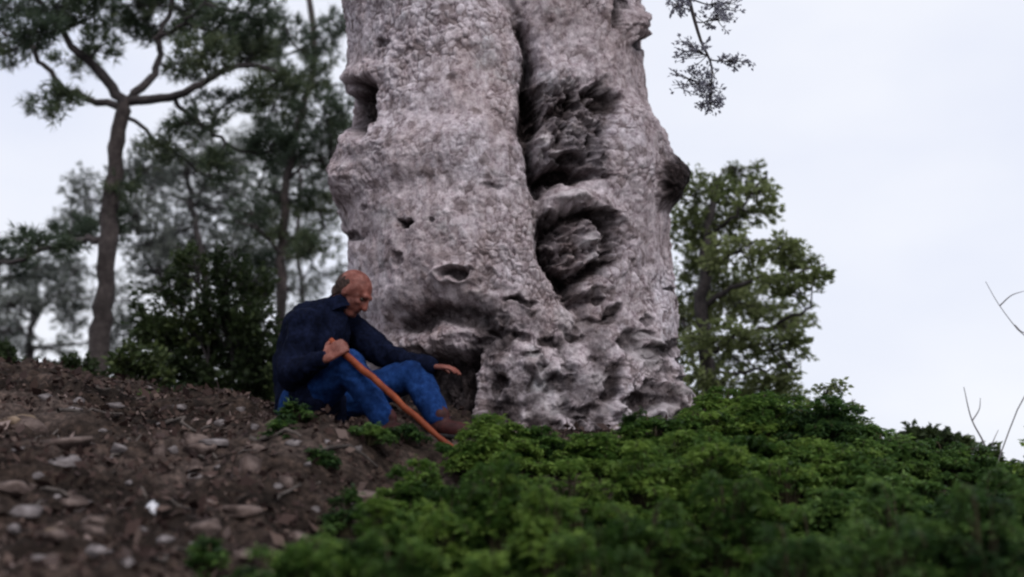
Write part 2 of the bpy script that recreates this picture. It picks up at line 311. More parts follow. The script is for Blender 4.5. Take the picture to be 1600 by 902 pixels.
# upper torn scar
e = np.maximum(np.abs(U2 - 895) / 68, np.abs(V2 - 205) / 82); sc = (1 - sm(e, .75, 1.05)) * fr
p3 = P * 12; rg = ridged(p3, 4, 61)
D += sc * (-.09 + .11 * (rg - .2)); K = np.maximum(K, sc * (.62 + .38 * sm(rg, .6, .1)))
pit(890, 266, 50, 17, .14, 0); pit(834, 165, 20, 46, .12); pit(950, 160, 20, 24, .09, 0, .95); pit(905, 240, 34, 12, .07, 10, .9); pit(890, 165, 40, 10, .06, -8, .9); bump(862, 212, 22, 15, .05, 20, .8); bump(852, 232, 12, 12, .04, 0, .6); bump(880, 228, 14, 9, .03, 0, .5); bump(905, 198, 20, 12, .04, 0, .3); bump(930, 185, 10, 9, .03, 0, .35); bump(945, 235, 18, 40, .05, 0, .0); bump(900, 303, 34, 14, .06, 0, .55)
bump(880, 110, 45, 25, .05)
# lower ringed scar with a callus in its middle
e = ell(908, 380, 64, 60); inn = (1 - sm(e, .7, 1.05)) * fr; r6 = ridged(P * np.array([13, 13, 15]), 3, 67); kb = fbm(P * 16, 2, 68)
D -= inn * (.085 - .075 * (r6 - .25) - .06 * kb); K = np.maximum(K, inn * (.45 + .55 * sm(r6 + .4 * kb, .45, .0))); ring = np.exp(-((e - .82) / .16) ** 2) * fr * (1 - .6 * sm(U2, 940, 980)); D -= .025 * ring; K = np.maximum(K, np.clip(1.2 * ring, 0, 1))
D += .025 * np.exp(-((e - 1.2) / .16) ** 2) * fr
for q in [(928, 372, 17, 11, .05, -20, .8), (905, 392, 12, 10, .04, 0, .5), (938, 398, 13, 9, .04, 0, .7), (895, 362, 9, 11, .03, 0, .3), (918, 410, 12, 8, .03, 0, .4), (950, 378, 9, 12, .03, 0, .4)]: bump(*q)
pit(893, 432, 30, 18, .10, 25); pit(862, 350, 24, 26, .05, 0, .9); pit(950, 345, 22, 18, .05, 20, .9); pit(870, 395, 14, 24, .05, 0, .9)
# knots, knobs and holes
pit(576, 172, 28, 48, .16, 5, 1., .02); bump(600, 120, 60, 25, .07, -10); bump(545, 292, 36, 44, .09); pit(524, 302, 20, 36, .06, 10, .95); pit(560, 372, 22, 12, .04, 0, .7); pit(540, 400, 10, 40, .05, 0, .6)  # dark side of the left burl is shade painted into the mask
pit(648, 355, 9, 7, .05); pit(720, 434, 22, 10, .06, 0, .85, .03); pit(610, 75, 16, 9, .03, 0, .5); pit(690, 350, 6, 5, .03, 0, .6); pit(770, 295, 20, 4, .02, 0, .5); pit(585, 330, 8, 6, .03, 0, .5); pit(636, 410, 9, 14, .03, 30, .4)
bump(1046, 282, 26, 46, .09, 5); pit(1046, 282, 26, 48, -.03, 0, 1.); bump(990, 40, 26, 40, .12); pit(1003, 70, 22, 11, .04, 0, .9); pit(962, 20, 8, 30, .06, 0, .8); pit(975, 5, 14, 10, .02, 0, .6)  # dark underside of the upper knob is painted shade
# swelling over the hollow at the left foot, and the hollow
bump(690, 450, 110, 60, .035); bump(620, 470, 60, 50, .04)
e = np.maximum(np.abs(U2 - 645) / 100, np.abs(V2 - 645) / 98); cav = (1 - sm(e, .80, 1.06)) * fr; D -= (.29 - .08 * ridged(P * np.array([5, 5, 2.2]), 3, 65)) * cav; K = np.maximum(K, cav * .95)  # rotted wood tone, also painting in the shadow inside the hollow
crease([(640, 505), (700, 487), (755, 500), (765, 530), (735, 548)], 20, .09, .85); bump(700, 525, 30, 16, .06, -10, .0); bump(590, 540, 30, 50, .05)  # shadow under the overhanging lip painted along the crease
# lumpy burled foot on the right
D_above = D.copy()
low = sm(V2 - .3 * (U2 - 850), 400, 570) * sm(U, 700, 790) * fr
p4 = P * 6.5; l1 = ridged(p4, 2, 71); f1, f2, cid = worley(P * np.array([8, 8, 7]) + .9 * np.stack([fbm(P * 6, 2, 77), fbm(P * 6, 2, 78), fbm(P * 6, 2, 76)], 1), 5)
l2 = ridged(P * np.array([13, 13, 15]) + .5 * fbm(P * 5, 2, 79)[:, None], 3, 73); D += low * (.055 * (l1 - .2) + .05 * (l2 - .2) + .035 * (.5 - f1) + .07 * fbm(P * 3.5, 2, 75)); crk = sm(l1, .34, -.1) * low; crk2 = sm(l2, .26, -.15) * low; K = np.maximum(K, np.maximum.reduce([crk, crk2 * .8, low * .9 * sm(fbm(P * 3.1, 3, 101), -.05, .32), low * .8 * sm(f2 - f1, .10, .02), low * .9 * sm(V2, 520, 640) * sm(fbm(P * 5.5, 3, 105), -.25, .15)]))  # crevice shade painted into the mask; foot darker towards the ground
for q in [(890, 500, 28, 34), (1000, 560, 34, 26), (1060, 605, 26, 16), (930, 590, 34, 14), (1030, 640, 34, 14), (780, 560, 30, 50), (960, 640, 24, 16), (860, 640, 30, 24), (1012, 530, 26, 10)]: bump(*q, .08, rng.uniform(-30, 30), .45 if q[0] > 850 else .0)
for q in [(870, 600, 40, 18), (985, 535, 22, 26), (1015, 553, 40, 12), (905, 645, 34, 16), (1000, 630, 36, 14), (790, 645, 34, 26), (835, 600, 20, 14), (955, 600, 16, 40), (860, 535, 26, 9), (815, 470, 30, 8)]: pit(*q, .10, rng.uniform(-15, 15), .9)
for k in range(150):                                         # knobs and pits crowding the burled foot
    qx, qy = rng.uniform(745, 1075), 440 + 235 * rng.uniform(0, 1) ** .8
    if qx > 960 and qy < 520 and rng.uniform() < .8: continue
    a_, b_ = rng.uniform(7, 20), rng.uniform(6, 15)
    if rng.uniform() < .55: bump(qx, qy, a_ * 1.25, b_ * 1.25, rng.uniform(.025, .06), rng.uniform(-40, 40), rng.uniform(0, .5) if rng.uniform() < .4 else 0)
    else: pit(qx, qy, a_, b_ * .8, rng.uniform(.03, .075), rng.uniform(-40, 40), rng.uniform(.6, 1))
crease([(740, 430), (790, 455), (815, 500), (850, 525)], 12, .06, .3); crease([(905, 440), (925, 490), (940, 560), (945, 640)], 14, .08, .6); crease([(760, 560), (775, 610), (765, 665)], 12, .07, .6)
D = D_above + .40 * (D - D_above)
# overall lumps, bark plates, roots
f1b, f2b, cidb = worley(P * np.array([30, 30, 22.]) + .55 * np.stack([fbm(P * 7, 2, 81), fbm(P * 7, 2, 82), fbm(P * 7, 2, 83)], 1), 9)
plate = sm(fbm(P * 2.3, 2, 103), -.35, .3)
D += .05 * fbm(P * 1.5, 3, 91) + .022 * fbm(P * np.array([6, 6, 3.5]), 2, 92) - .010 * sm(f2b - f1b, .28, 0) * plate + .009 * cidb * plate + .010 * fbm(P * np.array([12, 12, 8]), 3, 93) + .006 * fbm(P * np.array([34, 34, 25]), 2, 95)
root = sm(V, 600, 760); D += root * .12 * (np.sin(np.arctan2(N[:, 1], N[:, 0]) * 9 + 1) * .5 + .5) * (1 - cav)
Pd = P + N * D[:, None]
Pd[:, 2] += .02 * fbm(P * 8, 2, 97) * fr
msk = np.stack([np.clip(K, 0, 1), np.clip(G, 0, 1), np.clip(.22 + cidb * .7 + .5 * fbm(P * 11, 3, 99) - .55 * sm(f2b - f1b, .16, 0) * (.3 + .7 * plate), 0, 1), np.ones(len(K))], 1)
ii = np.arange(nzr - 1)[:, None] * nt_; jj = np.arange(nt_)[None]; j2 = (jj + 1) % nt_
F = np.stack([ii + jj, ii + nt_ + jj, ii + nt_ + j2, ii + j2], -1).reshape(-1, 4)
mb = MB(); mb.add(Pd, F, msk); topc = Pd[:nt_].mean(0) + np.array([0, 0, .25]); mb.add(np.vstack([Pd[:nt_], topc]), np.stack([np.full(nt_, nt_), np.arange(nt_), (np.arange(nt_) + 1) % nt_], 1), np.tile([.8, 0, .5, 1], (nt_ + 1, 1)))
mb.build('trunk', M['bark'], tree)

# ------------------------------------------------------------------ branching helpers
def jit(Pts, amp):
    Pts = np.array(Pts, float); Pts[1:-1] += rng.normal(0, amp, Pts[1:-1].shape); return Pts
def ctrl(pts, Y, dy=0.0):
    return np.array([at(p[0], p[1], Y + (p[2] if len(p) > 2 else 0) + dy) for p in pts])
def pad(wood, leaf, start, c, r, twigs, per, kind, size, tint=None, br=.012, up=.5, k=5):
    """a spray: one bough from start to c, twigs fanning through the ellipsoid r, foliage along the twigs"""
    mid = (start + c) / 2 + rng.normal(0, .06, 3) * np.linalg.norm(c - start); main = curve([start, mid, c], 10)
    if br: wood.tube(main, np.linspace(br, br * .45, 10), k)
    pos = []; ax = []
    for _ in range(twigs):
        q = rng.normal(size=3); q /= np.linalg.norm(q); e = c + q * r * rng.uniform(.35, 1) ** .6
        s0 = main[rng.integers(5, 10)]; tw = curve([s0, (s0 + e) / 2 + rng.normal(0, .12, 3) * r, e], 7)
        wood.tube(tw, np.linspace(max(br * .35, .003), .0015, 7), 3)
        n_ = max(2, int(per * rng.uniform(.6, 1.4))); f_ = rng.uniform(.3, 1, n_) ** .7 * 5.99; i_ = f_.astype(int); u_ = (f_ - i_)[:, None]
        pos.append(tw[i_] * (1 - u_) + tw[np.minimum(i_ + 1, 6)] * u_ + rng.normal(0, size * .35, (n_, 3))); ax.append(np.repeat((tw[-1] - tw[-3])[None] / (np.linalg.norm(tw[-1] - tw[-3]) + 1e-6), n_, 0))
    pos = np.concatenate(pos); ax = np.concatenate(ax); tt = None if tint is None else np.full(len(pos), tint) + rng.uniform(-.12, .12)
    if kind == 'needle': leaf.needles(pos, size, 11, size * .05, tt, ax)
    else: leaf.leaves(pos, size, up, .6, tt, ax * .9)
def nearest(skel, c):
    """attach point: close to c but towards the skeleton's lower side"""
    A = np.concatenate(skel); d = np.linalg.norm(A - c, axis=1) + .35 * np.maximum(0, A[:, 2] - c[2]); return A[np.argmin(d)]
def make_tree(name, label, cat, Y, trunk, tr, limbs, pads, kind, size, lmat, bmat='pine_bark', twigs=14, per=9, group=None, depth=.8, br=.014, up=.5, pad_r=1.0):
    tp = ctrl(trunk, Y); root = thing(name, tp[0], label, cat, group)
    tc_ = curve(tp, 30); mb = MB(); rr = np.interp(np.linspace(0, 1, 30), np.linspace(0, 1, len(tr)), tr)
    tc_[1:-1] += rng.normal(0, .012, (28, 3)); mb.tube(tc_, rr * (1 + .06 * rng.normal(size=30)), 12); mb.build('trunk', M[bmat], root)
    skel = [tc_[8:]]
    for pts, r0 in limbs:
        lp = ctrl(pts, Y); a = np.linspace(0, 1, len(lp)); lp[:, 1] += a * rng.uniform(-depth, depth) * .8
        lc = curve(lp, 20); lc[1:] += rng.normal(0, .012, (19, 3)); mb = MB(); mb.tube(lc, np.linspace(r0, r0 * .35, 20), 8); mb.build('limb', M['twig'], root); skel.append(lc[3:])  # limbs take the darker twig bark, their shade put into the colour
    wood, leaf = MB(), MB()
    for q in pads:
        c = at(q[0], q[1], Y + rng.uniform(-depth, depth)); s = 1 / ppm(Y); r = np.array([q[2] * s, (q[2] + q[3]) / 2 * s * 1.2, q[3] * s]) * pad_r
        dens = q[4] if len(q) > 4 else 1
        pad(wood, leaf, nearest(skel, c), c, r, max(3, int(twigs * dens)), per, kind, size, rng.uniform(.2, .8), br, up)
    wood.build('twigs', M['twig'], root, kind='stuff'); leaf.build('foliage', M[lmat], root, smooth=False, kind='stuff')
    return root

# hanging spray of the giant tree, top right
bl = curve(ctrl([(985, -180), (1040, -190, -.5), (1075, -110, -.9), (1072, -30, -1.0), (1092, 55, -1.0), (1112, 105, -1.0), (1108, 160, -1.0)], 8.0), 30)
mb = MB(); mb.tube(bl, np.linspace(.02, .003, 30), 8); lb = mb.build('hanging_branch', M['twig'], tree)
wood, leaf = MB(), MB()
for (px, py, rx, ry) in [(1140, 5, 34, 20), (1120, 30, 30, 16), (1085, 80, 26, 24), (1075, 125, 24, 20), (1110, 130, 30, 26), (1110, 160, 20, 14), (1060, 10, 20, 16), (1150, 95, 22, 10)]:
    c = at(px, py, 7.0 + rng.uniform(-.25, .25)); pad(wood, leaf, nearest([bl[14:]], c), c, np.array([rx, (rx + ry) / 2, ry]) * 1.5 / ppm(7.0), 20, 8, 'leaf', .024, .5, .005, .2)
wood.build('twigs', M['twig'], lb, kind='stuff'); leaf.build('foliage', M['leaf_hang'], lb, smooth=False, kind='stuff')

# ------------------------------------------------------------------ trees behind, on the left
make_tree('pine_tree', 'pine with a bare straight trunk forking into spreading dark limbs', 'tree', 11.0,
    [(148, 660), (154, 560), (160, 470), (169, 370), (177, 280), (186, 200), (195, 155)], [.10, .086, .078, .072, .066, .06, .052],
    [([(193, 168), (165, 122), (130, 92), (95, 50), (52, -15)], .05), ([(190, 170), (150, 162), (112, 150), (82, 118), (66, 92), (30, 84)], .035), ([(196, 160), (226, 128), (243, 98), (245, 50), (262, 0), (275, -50)], .04),
     ([(194, 160), (240, 154), (285, 150), (322, 130), (356, 112), (402, 108), (440, 120)], .045), ([(268, 152), (295, 178), (335, 205), (375, 225), (420, 222)], .024), ([(193, 175), (240, 212), (290, 240), (335, 262)], .02), ([(168, 378), (120, 375), (70, 385), (20, 404), (-30, 412)], .035), ([(240, 60), (300, 40), (350, -10)], .02)],
    [(20, 25, 50, 30), (85, 10, 50, 25), (140, 30, 45, 25), (200, 10, 50, 30, 1.5), (235, 40, 45, 25), (290, 20, 50, 30, 1.6), (340, 50, 50, 35, 1.6), (385, 20, 45, 30, 1.6), (395, 80, 45, 25, 1.4), (315, 85, 45, 25, 1.3), (160, 70, 35, 18, .6), (25, 85, 40, 20), (60, 50, 30, 20),
     (90, 160, 40, 22), (350, 165, 50, 22), (420, 140, 40, 25, 1.3), (300, 195, 40, 20, .8), (250, 225, 40, 20, .8), (330, 262, 40, 20, .8), (420, 225, 40, 20), (60, 380, 45, 16), (15, 405, 40, 16), (130, 365, 45, 18), (260, -20, 60, 25, 1.4), (160, -15, 50, 20), (20, -20, 60, 20), (120, 100, 40, 18, .5), (280, 110, 30, 15, .6), (175, 340, 22, 40, .8), (190, 290, 20, 25, .7)],
    'needle', .08, 'needle', twigs=19, per=8, pad_r=1.45)
make_tree('pine_tree', 'slim pine with dense dark needles growing close behind the giant trunk', 'tree', 13.0,
    [(440, 640), (441, 520), (442, 400), (446, 300), (468, 190), (492, 95), (484, 0), (482, -60)], [.055, .05, .045, .038, .034, .03, .026],
    [([(450, 280), (480, 260), (520, 250)], .02), ([(446, 310), (410, 280), (380, 270)], .02), ([(480, 130), (510, 120), (535, 110)], .018), ([(475, 170), (430, 150), (400, 160)], .02), ([(443, 390), (470, 360), (505, 350)], .018), ([(442, 400), (410, 370), (385, 372)], .018)],
    [(470, 115, 55, 35, 1.6), (505, 170, 42, 35, 1.5), (430, 175, 50, 35, 1.4), (500, 80, 38, 25), (480, 235, 55, 30, 1.5), (415, 245, 45, 30, 1.2), (520, 270, 35, 30), (440, 305, 50, 25, 1.1), (500, 325, 40, 22), (395, 330, 45, 25, .8), (450, 365, 45, 25, .9), (420, 420, 40, 25, .8), (490, 385, 35, 18, .7), (540, 215, 25, 40, 1.2), (400, 90, 40, 35, 1.2), (440, 40, 40, 25), (520, 30, 30, 25, .5)],
    'needle', .08, 'needle', twigs=20, per=8, pad_r=1.4)
make_tree('leafy_tree', 'thin grey-green tree with sparse small leaves behind the forked pine', 'tree', 16.0,
    [(330, 680), (325, 520), (318, 420), (300, 330), (285, 240)], [.07, .06, .05, .04, .03],
    [([(318, 430), (270, 380), (230, 330), (225, 270)], .025), ([(315, 410), (360, 360), (385, 300)], .025), ([(322, 480), (260, 440), (215, 400)], .02), ([(300, 330), (340, 280), (350, 230)], .018)],
    [(240, 295, 50, 35), (300, 320, 55, 35), (350, 300, 50, 35), (270, 360, 55, 32), (340, 375, 55, 32), (385, 385, 45, 30), (225, 265, 40, 25), (300, 270, 45, 28), (230, 380, 40, 28), (360, 255, 40, 25), (250, 425, 45, 28, 1.3), (380, 430, 40, 30, 1.3), (290, 400, 50, 25, 1.2), (400, 340, 40, 25), (215, 330, 30, 30), (130, 310, 28, 40, .8), (115, 350, 25, 18, .6)],
    'leaf', .06, 'leaf_grey', 'twig', twigs=64, per=11, depth=1.2, pad_r=1.5)
make_tree('leafy_tree', 'pale airy tree with drooping sprays left of the forked pine', 'tree', 17.5,
    [(40, 680), (45, 560), (55, 480), (60, 400)], [.06, .05, .04, .025],
    [([(48, 540), (20, 480), (-10, 440)], .02), ([(52, 500), (90, 450), (115, 410)], .02)],
    [(15, 430, 45, 25), (60, 420, 45, 25), (105, 420, 35, 22), (20, 475, 45, 25), (70, 465, 45, 22, .8), (110, 460, 30, 22, .8), (115, 500, 30, 25, .7), (0, 520, 30, 35, 1.4), (70, 545, 50, 20, .7), (200, 470, 30, 40, .6), (205, 520, 25, 30)],
    'leaf', .06, 'leaf_grey', 'twig', twigs=64, per=11, depth=1.2, pad_r=1.5)
make_tree('leafy_tree', 'lacy grey-green tree filling the gap beside the giant trunk', 'tree', 18.0,
    [(470, 680), (468, 560), (474, 470), (465, 380), (470, 280), (460, 200)], [.05, .045, .04, .035, .03, .02],
    [([(470, 450), (500, 400), (520, 340)], .02), ([(466, 400), (430, 350), (400, 300)], .02), ([(470, 300), (500, 260), (520, 200)], .016)],
    [(500, 300, 50, 35), (440, 270, 50, 35), (400, 310, 50, 35), (480, 370, 50, 35), (420, 390, 50, 35), (510, 430, 40, 30, .7), (450, 450, 50, 30), (390, 440, 40, 30), (510, 220, 40, 35), (420, 210, 50, 30), (360, 230, 45, 25), (300, 220, 45, 25, .8), (260, 250, 45, 25, .8)],
    'leaf', .06, 'leaf_grey', 'twig', twigs=50, per=11, depth=1.2, pad_r=1.4)
def bush(name, label, Y, base, pads, lmat, kind='leaf', size=.05, twigs=26, per=10, group=None, up=.45, depth=.3, br=.012):
    b0 = at(*base, Y); b0[2] = ground(b0[0], b0[1])[0]; root = thing(name, b0, label, 'shrub', group); wood, leaf = MB(), MB()
    for q in pads:
        c = at(q[0], q[1], Y + rng.uniform(-depth, depth)); s = 1 / ppm(Y); r = np.array([q[2], (q[2] + q[3]) / 2 * 1.2, q[3]]) * s
        pad(wood, leaf, b0 + rng.normal(0, .05, 3) * np.array([1, 1, 0]), c, r, int(twigs * (q[4] if len(q) > 4 else 1)), per, kind, size, rng.uniform(.2, .8), br, up)
    wood.build('stems', M['twig'], root, kind='stuff'); leaf.build('foliage', M[lmat], root, smooth=False, kind='stuff'); return root
bush('evergreen_bush', 'tall dark evergreen bush behind the person, rounded top', 10.6, (330, 660), [(310, 425, 60, 40, .45), (360, 410, 45, 30, .35), (255, 455, 55, 35, .4), (400, 440, 40, 35, .4), (225, 500, 35, 35, .4), (300, 395, 40, 25, .25), (350, 480, 60, 40), (300, 510, 65, 40), (400, 500, 45, 45), (360, 550, 65, 40), (290, 570, 60, 40), (410, 570, 45, 45), (350, 610, 70, 35), (420, 620, 40, 35), (280, 620, 60, 30), (245, 520, 35, 30, .7), (350, 645, 60, 25), (420, 650, 40, 22), (280, 645, 50, 20)], 'leaf_bush', twigs=75, per=18)
bush('evergreen_bush', 'low dark bush spreading beside the forked pine trunk', 9.9, (220, 640), [(215, 560, 40, 28, .8), (240, 595, 50, 28), (205, 605, 40, 22), (270, 620, 45, 20), (190, 580, 25, 25, .7)], 'leaf_bush', twigs=55, per=16)
bush('evergreen_bush', 'low straggling bush on the crest left of the forked pine', 10.2, (70, 640), [(25, 575, 45, 20), (80, 585, 45, 18), (120, 575, 35, 22), (0, 555, 30, 25), (140, 595, 25, 14)], 'leaf_bush', twigs=45, per=14)
bush('evergreen_bush', 'dark bush half hidden between the person and the giant trunk', 9.6, (500, 660), [(470, 540, 45, 40), (500, 590, 50, 40), (450, 600, 40, 40), (560, 560, 45, 45)], 'leaf_bush', twigs=55, per=16)

# ------------------------------------------------------------------ right side
make_tree('oak_tree', 'leafy olive green tree with layered boughs just right of the giant trunk', 'tree', 10.8,
    [(1108, 760), (1108, 650), (1104, 560), (1098, 460), (1105, 360), (1120, 280)], [.085, .07, .062, .05, .035, .02],
    [([(1104, 560), (1150, 530), (1200, 520), (1245, 500)], .028), ([(1100, 480), (1150, 450), (1215, 440), (1275, 430)], .026), ([(1104, 370), (1150, 340), (1185, 290)], .018), ([(1100, 430), (1150, 400), (1210, 390)], .022), ([(1106, 610), (1150, 590), (1220, 595)], .02), ([(1104, 540), (1080, 500), (1070, 450)], .02)],
    [(1085, 300, 32, 28), (1120, 310, 38, 26), (1165, 278, 32, 18, .8), (1190, 300, 25, 14, .6), (1080, 350, 30, 32, 1.3), (1130, 355, 45, 24), (1175, 335, 35, 16, .7), (1090, 405, 40, 30, 1.4), (1155, 395, 50, 20), (1215, 390, 38, 15, .8), (1250, 405, 28, 12, .7), (1110, 450, 52, 26, 1.4), (1180, 435, 50, 18), (1235, 440, 40, 13), (1272, 432, 24, 9, .5), (1085, 495, 35, 25, 1.3), (1150, 480, 55, 22, 1.2), (1215, 485, 48, 18), (1245, 505, 30, 12, .7), (1130, 525, 50, 18), (1195, 530, 48, 13), (1080, 545, 30, 18, .8), (1155, 565, 45, 13, .7), (1220, 560, 38, 12, .7), (1090, 590, 35, 18, .8), (1160, 600, 50, 14, .8), (1215, 595, 30, 12, .7), (1190, 625, 55, 14), (1130, 635, 50, 18), (1075, 640, 30, 18)],
    'leaf', .05, 'leaf_oak', 'twig', twigs=40, per=13, depth=.8, br=.007, up=.4, pad_r=1.6)
make_tree('sapling', 'small light leafed sapling poking above the shrubs below the oak', 'sapling', 8.2,
    [(1265, 780), (1268, 700), (1280, 640), (1300, 600)], [.02, .016, .012, .006], [([(1270, 690), (1310, 650), (1335, 630)], .008), ([(1275, 660), (1255, 640), (1240, 625)], .006)],
    [(1300, 605, 28, 13), (1325, 640, 24, 16), (1275, 635, 26, 14), (1310, 670, 32, 16), (1270, 675, 34, 18), (1250, 650, 22, 14), (1340, 665, 22, 14)], 'leaf', .035, 'leaf_oak', 'twig', twigs=14, per=8, depth=.12, br=.004, up=.5)
bush('evergreen_bush', 'dark leafed bush standing out against the sky on the right', 9.2, (1450, 830), [(1440, 680, 36, 14), (1415, 692, 30, 16), (1470, 686, 30, 14), (1395, 700, 22, 12), (1500, 695, 18, 10), (1450, 725, 55, 20), (1420, 740, 40, 20), (1495, 735, 30, 16), (1540, 740, 40, 16), (1545, 712, 20, 14, .6), (1585, 750, 30, 18), (1480, 760, 60, 20), (1380, 740, 30, 22)], 'leaf_bush', size=.05, twigs=40, per=13)
root = thing('bare_sapling', at(1555, 900, 7.2), 'bare leafless twiggy sapling against the sky on the right', 'sapling')
mb = MB(); tk = curve(ctrl([(1552, 880), (1550, 760), (1540, 700), (1518, 655), (1506, 605)], 7.2), 20); mb.tube(tk, np.linspace(.008, .002, 20), 6); mb.build('trunk', M['grey_twig'], root)
for pts in [[(1545, 715), (1552, 690), (1560, 672)], [(1519, 658), (1530, 640), (1532, 622)], [(1549, 750), (1590, 640), (1630, 560), (1590, 515), (1560, 475), (1540, 440)], [(1585, 508), (1600, 520), (1625, 515)], [(1562, 478), (1580, 462), (1600, 455)]]:
    mb = MB(); mb.tube(curve(ctrl(pts, 7.2), 16), np.linspace(.004, .0015, 16), 5); mb.build('twig', M['grey_twig'], root)
bush('leafy_shrub', 'bright green shrub at the right end of the undergrowth', 6.6, (1650, 850), [(1640, 690, 45, 40), (1660, 640, 40, 40), (1620, 740, 40, 40)], 'leaf_shrub', size=.035, group=None)

# ------------------------------------------------------------------ foreground undergrowth
def shrub(px, py, Y, rx, label, lmat='leaf_shrub', shoots=85, per=84, size=.024, group=None, name='leafy_shrub', lean=0.):
    """spreading shrub: arching shoots from one stool, leaves held flat along them; (px, py) is where its top shows"""
    top = at(px, py - (12 if lmat == 'leaf_shrub' else -6 if name == 'leafy_shrub' else 0), Y); b0 = top.copy(); b0[2] = ground(b0[0], b0[1])[0] - .02; big_ = name == 'leafy_shrub'; hgt = max(.24 if big_ else .09, top[2] - b0[2]) * (rng.uniform(.8, 1.3) if big_ else 1.); st = rng.uniform(-.34, .24); root = thing(name, b0, label, 'shrub', group); wood, leaf = MB(), MB(); R_ = rx / ppm(Y) * (rng.uniform(.72, 1.0) if big_ else .8)
    for k in range(shoots):
        a = rng.uniform(0, 2 * math.pi); rr = math.sqrt(rng.uniform(.02, 1)); d = np.array([math.cos(a), math.sin(a) * .85, 0]); z1 = hgt * (1 - .8 * rr ** 2.4) * rng.uniform(.6, 1.06)
        s0 = b0 + d * R_ * .25 * rr; e = b0 + d * R_ * rr + np.array([lean * hgt, 0, z1]); mid = b0 + d * R_ * rr * .45 + np.array([0, 0, z1 * .85])
        ctl = curve([s0, mid, e, e + d * R_ * .22 * rng.uniform(.5, 1.2) + np.array([0, 0, -.06 * hgt])], 14); wood.tube(ctl, np.linspace(.006, .0015, 14), 3)
        n_ = int(per * rng.uniform(.7, 1.3)); f_ = rng.uniform(.35, 1, n_) ** .8 * 12.99; i_ = f_.astype(int); u_ = (f_ - i_)[:, None]; pp = ctl[i_] * (1 - u_) + ctl[i_ + 1] * u_
        side = np.cross(ctl[-1] - ctl[6], [0, 0, 1.]); side /= np.linalg.norm(side) + 1e-6; sg = rng.choice([-1, 1], n_)[:, None]
        spread = (1.15 - f_ / 13)[:, None] * R_ * .30
        pp = pp + side * sg * rng.uniform(0, 1, (n_, 1)) * spread + rng.normal(0, .007, (n_, 3))
        leaf.leaves(pp, size * 1.25, .85, .36, np.full(n_, rng.uniform(.15, .75) + st) + .3 * (f_ / 13 - .6), side * sg + (ctl[-1] - ctl[6]) * 3, .2)
    wood.build('stems', M['stem'], root, kind='stuff'); leaf.build('foliage', M[lmat], root, smooth=False, kind='stuff'); return root
for q in [(775, 690, 6.2, 80), (840, 672, 6.4, 95), (930, 682, 6.3, 90), (1020, 684, 6.4, 85), (1100, 652, 6.6, 90), (1190, 650, 6.7, 90), (1130, 648, 7.5, 90), (1215, 652, 7.5, 90), (1300, 668, 7.5, 80),
          (650, 750, 5.6, 80), (770, 745, 5.5, 90), (890, 740, 5.5, 100), (1000, 745, 5.6, 95), (1110, 715, 5.7, 105), (1220, 705, 5.8, 110), (1160, 690, 6.2, 100), (1060, 705, 6.0, 100), (1275, 725, 6.2, 110),
          (590, 820, 4.7, 95), (560, 850, 4.4, 90), (640, 785, 5.2, 80), (690, 800, 4.8, 105), (1000, 780, 4.7, 130), (1140, 765, 4.8, 120), (860, 785, 4.6, 110), (770, 790, 4.9, 100), (700, 775, 5.4, 80), (760, 735, 5.9, 60),
          (620, 860, 4.1, 110), (760, 825, 4.2, 130), (930, 830, 4.1, 140), (1090, 835, 4.0, 130), (480, 880, 4.1, 90)]:
    lab, grp = ('green shrub at the near lower edge of the undergrowth, over the slope', 'undergrowth shrubs along its lower edge') if q[2] < 5 else ('green shrub amid the undergrowth, a step below the giant trunk', 'undergrowth shrubs below the trunk')
    if q[2] >= 6: lab, grp = ('low green shrub right against the foot of the giant trunk', 'shrubs against the trunk foot') if 800 < q[0] < 1050 else ('green shrub growing below the oak trunk', 'shrubs below the oak')
    if q[0] == 775: lab, grp = "low green shrub beside the tip of the orange-brown stick", None
    if q[0] in (650, 590, 560, 640, 480): lab, grp = 'green shrub on the border between undergrowth and bare bank', 'shrubs bordering the bank'
    shrub(*q, lab, group=grp)
LD = 'deep green broad shrub low on the slope in front of the bare sapling'; GD = 'deep green undergrowth shrubs'
for q in [(1480, 735, 6.6, 110), (1560, 742, 6.6, 110), (1340, 715, 6.1, 110), (1290, 690, 6.6, 85), (1370, 700, 6.5, 90), (1320, 745, 5.6, 105), (1430, 745, 6.0, 105), (1530, 755, 6.0, 105), (1610, 760, 6.0, 90), (1270, 775, 4.9, 125), (1400, 780, 5.0, 125), (1530, 785, 5.0, 125), (1240, 835, 4.2, 140), (1390, 840, 4.2, 140), (1540, 845, 4.2, 140), (1640, 820, 4.8, 120)]:
    shrub(*q, *(('deep green shrub behind the others, close under the dark bush and bare sapling', 'leaf_shrub_dark') if q[2] > 6.05 else (LD, 'leaf_shrub_dark')), group='deep green shrubs under the bare sapling' if q[2] > 6.05 else GD, size=.026)
LP = 'small green plant rooted in the brown leaf litter of the bank'; GP = 'small plants on the bank'
for q in [(330, 835, 4.6, 50), (420, 850, 4.4, 60), (500, 815, 4.8, 45), (575, 722, 6.1, 44), (630, 706, 6.35, 46), (690, 704, 6.42, 40), (500, 745, 5.8, 30), (235, 648, 8.2, 28), (460, 715, 6.2, 34), (540, 760, 5.4, 40), (390, 880, 4.2, 60), (440, 735, 6.0, 36)]:
    shrub(*q, LP, 'leaf_shrub_dark', shoots=20, per=34, size=.026, group=GP, name='small_plant')

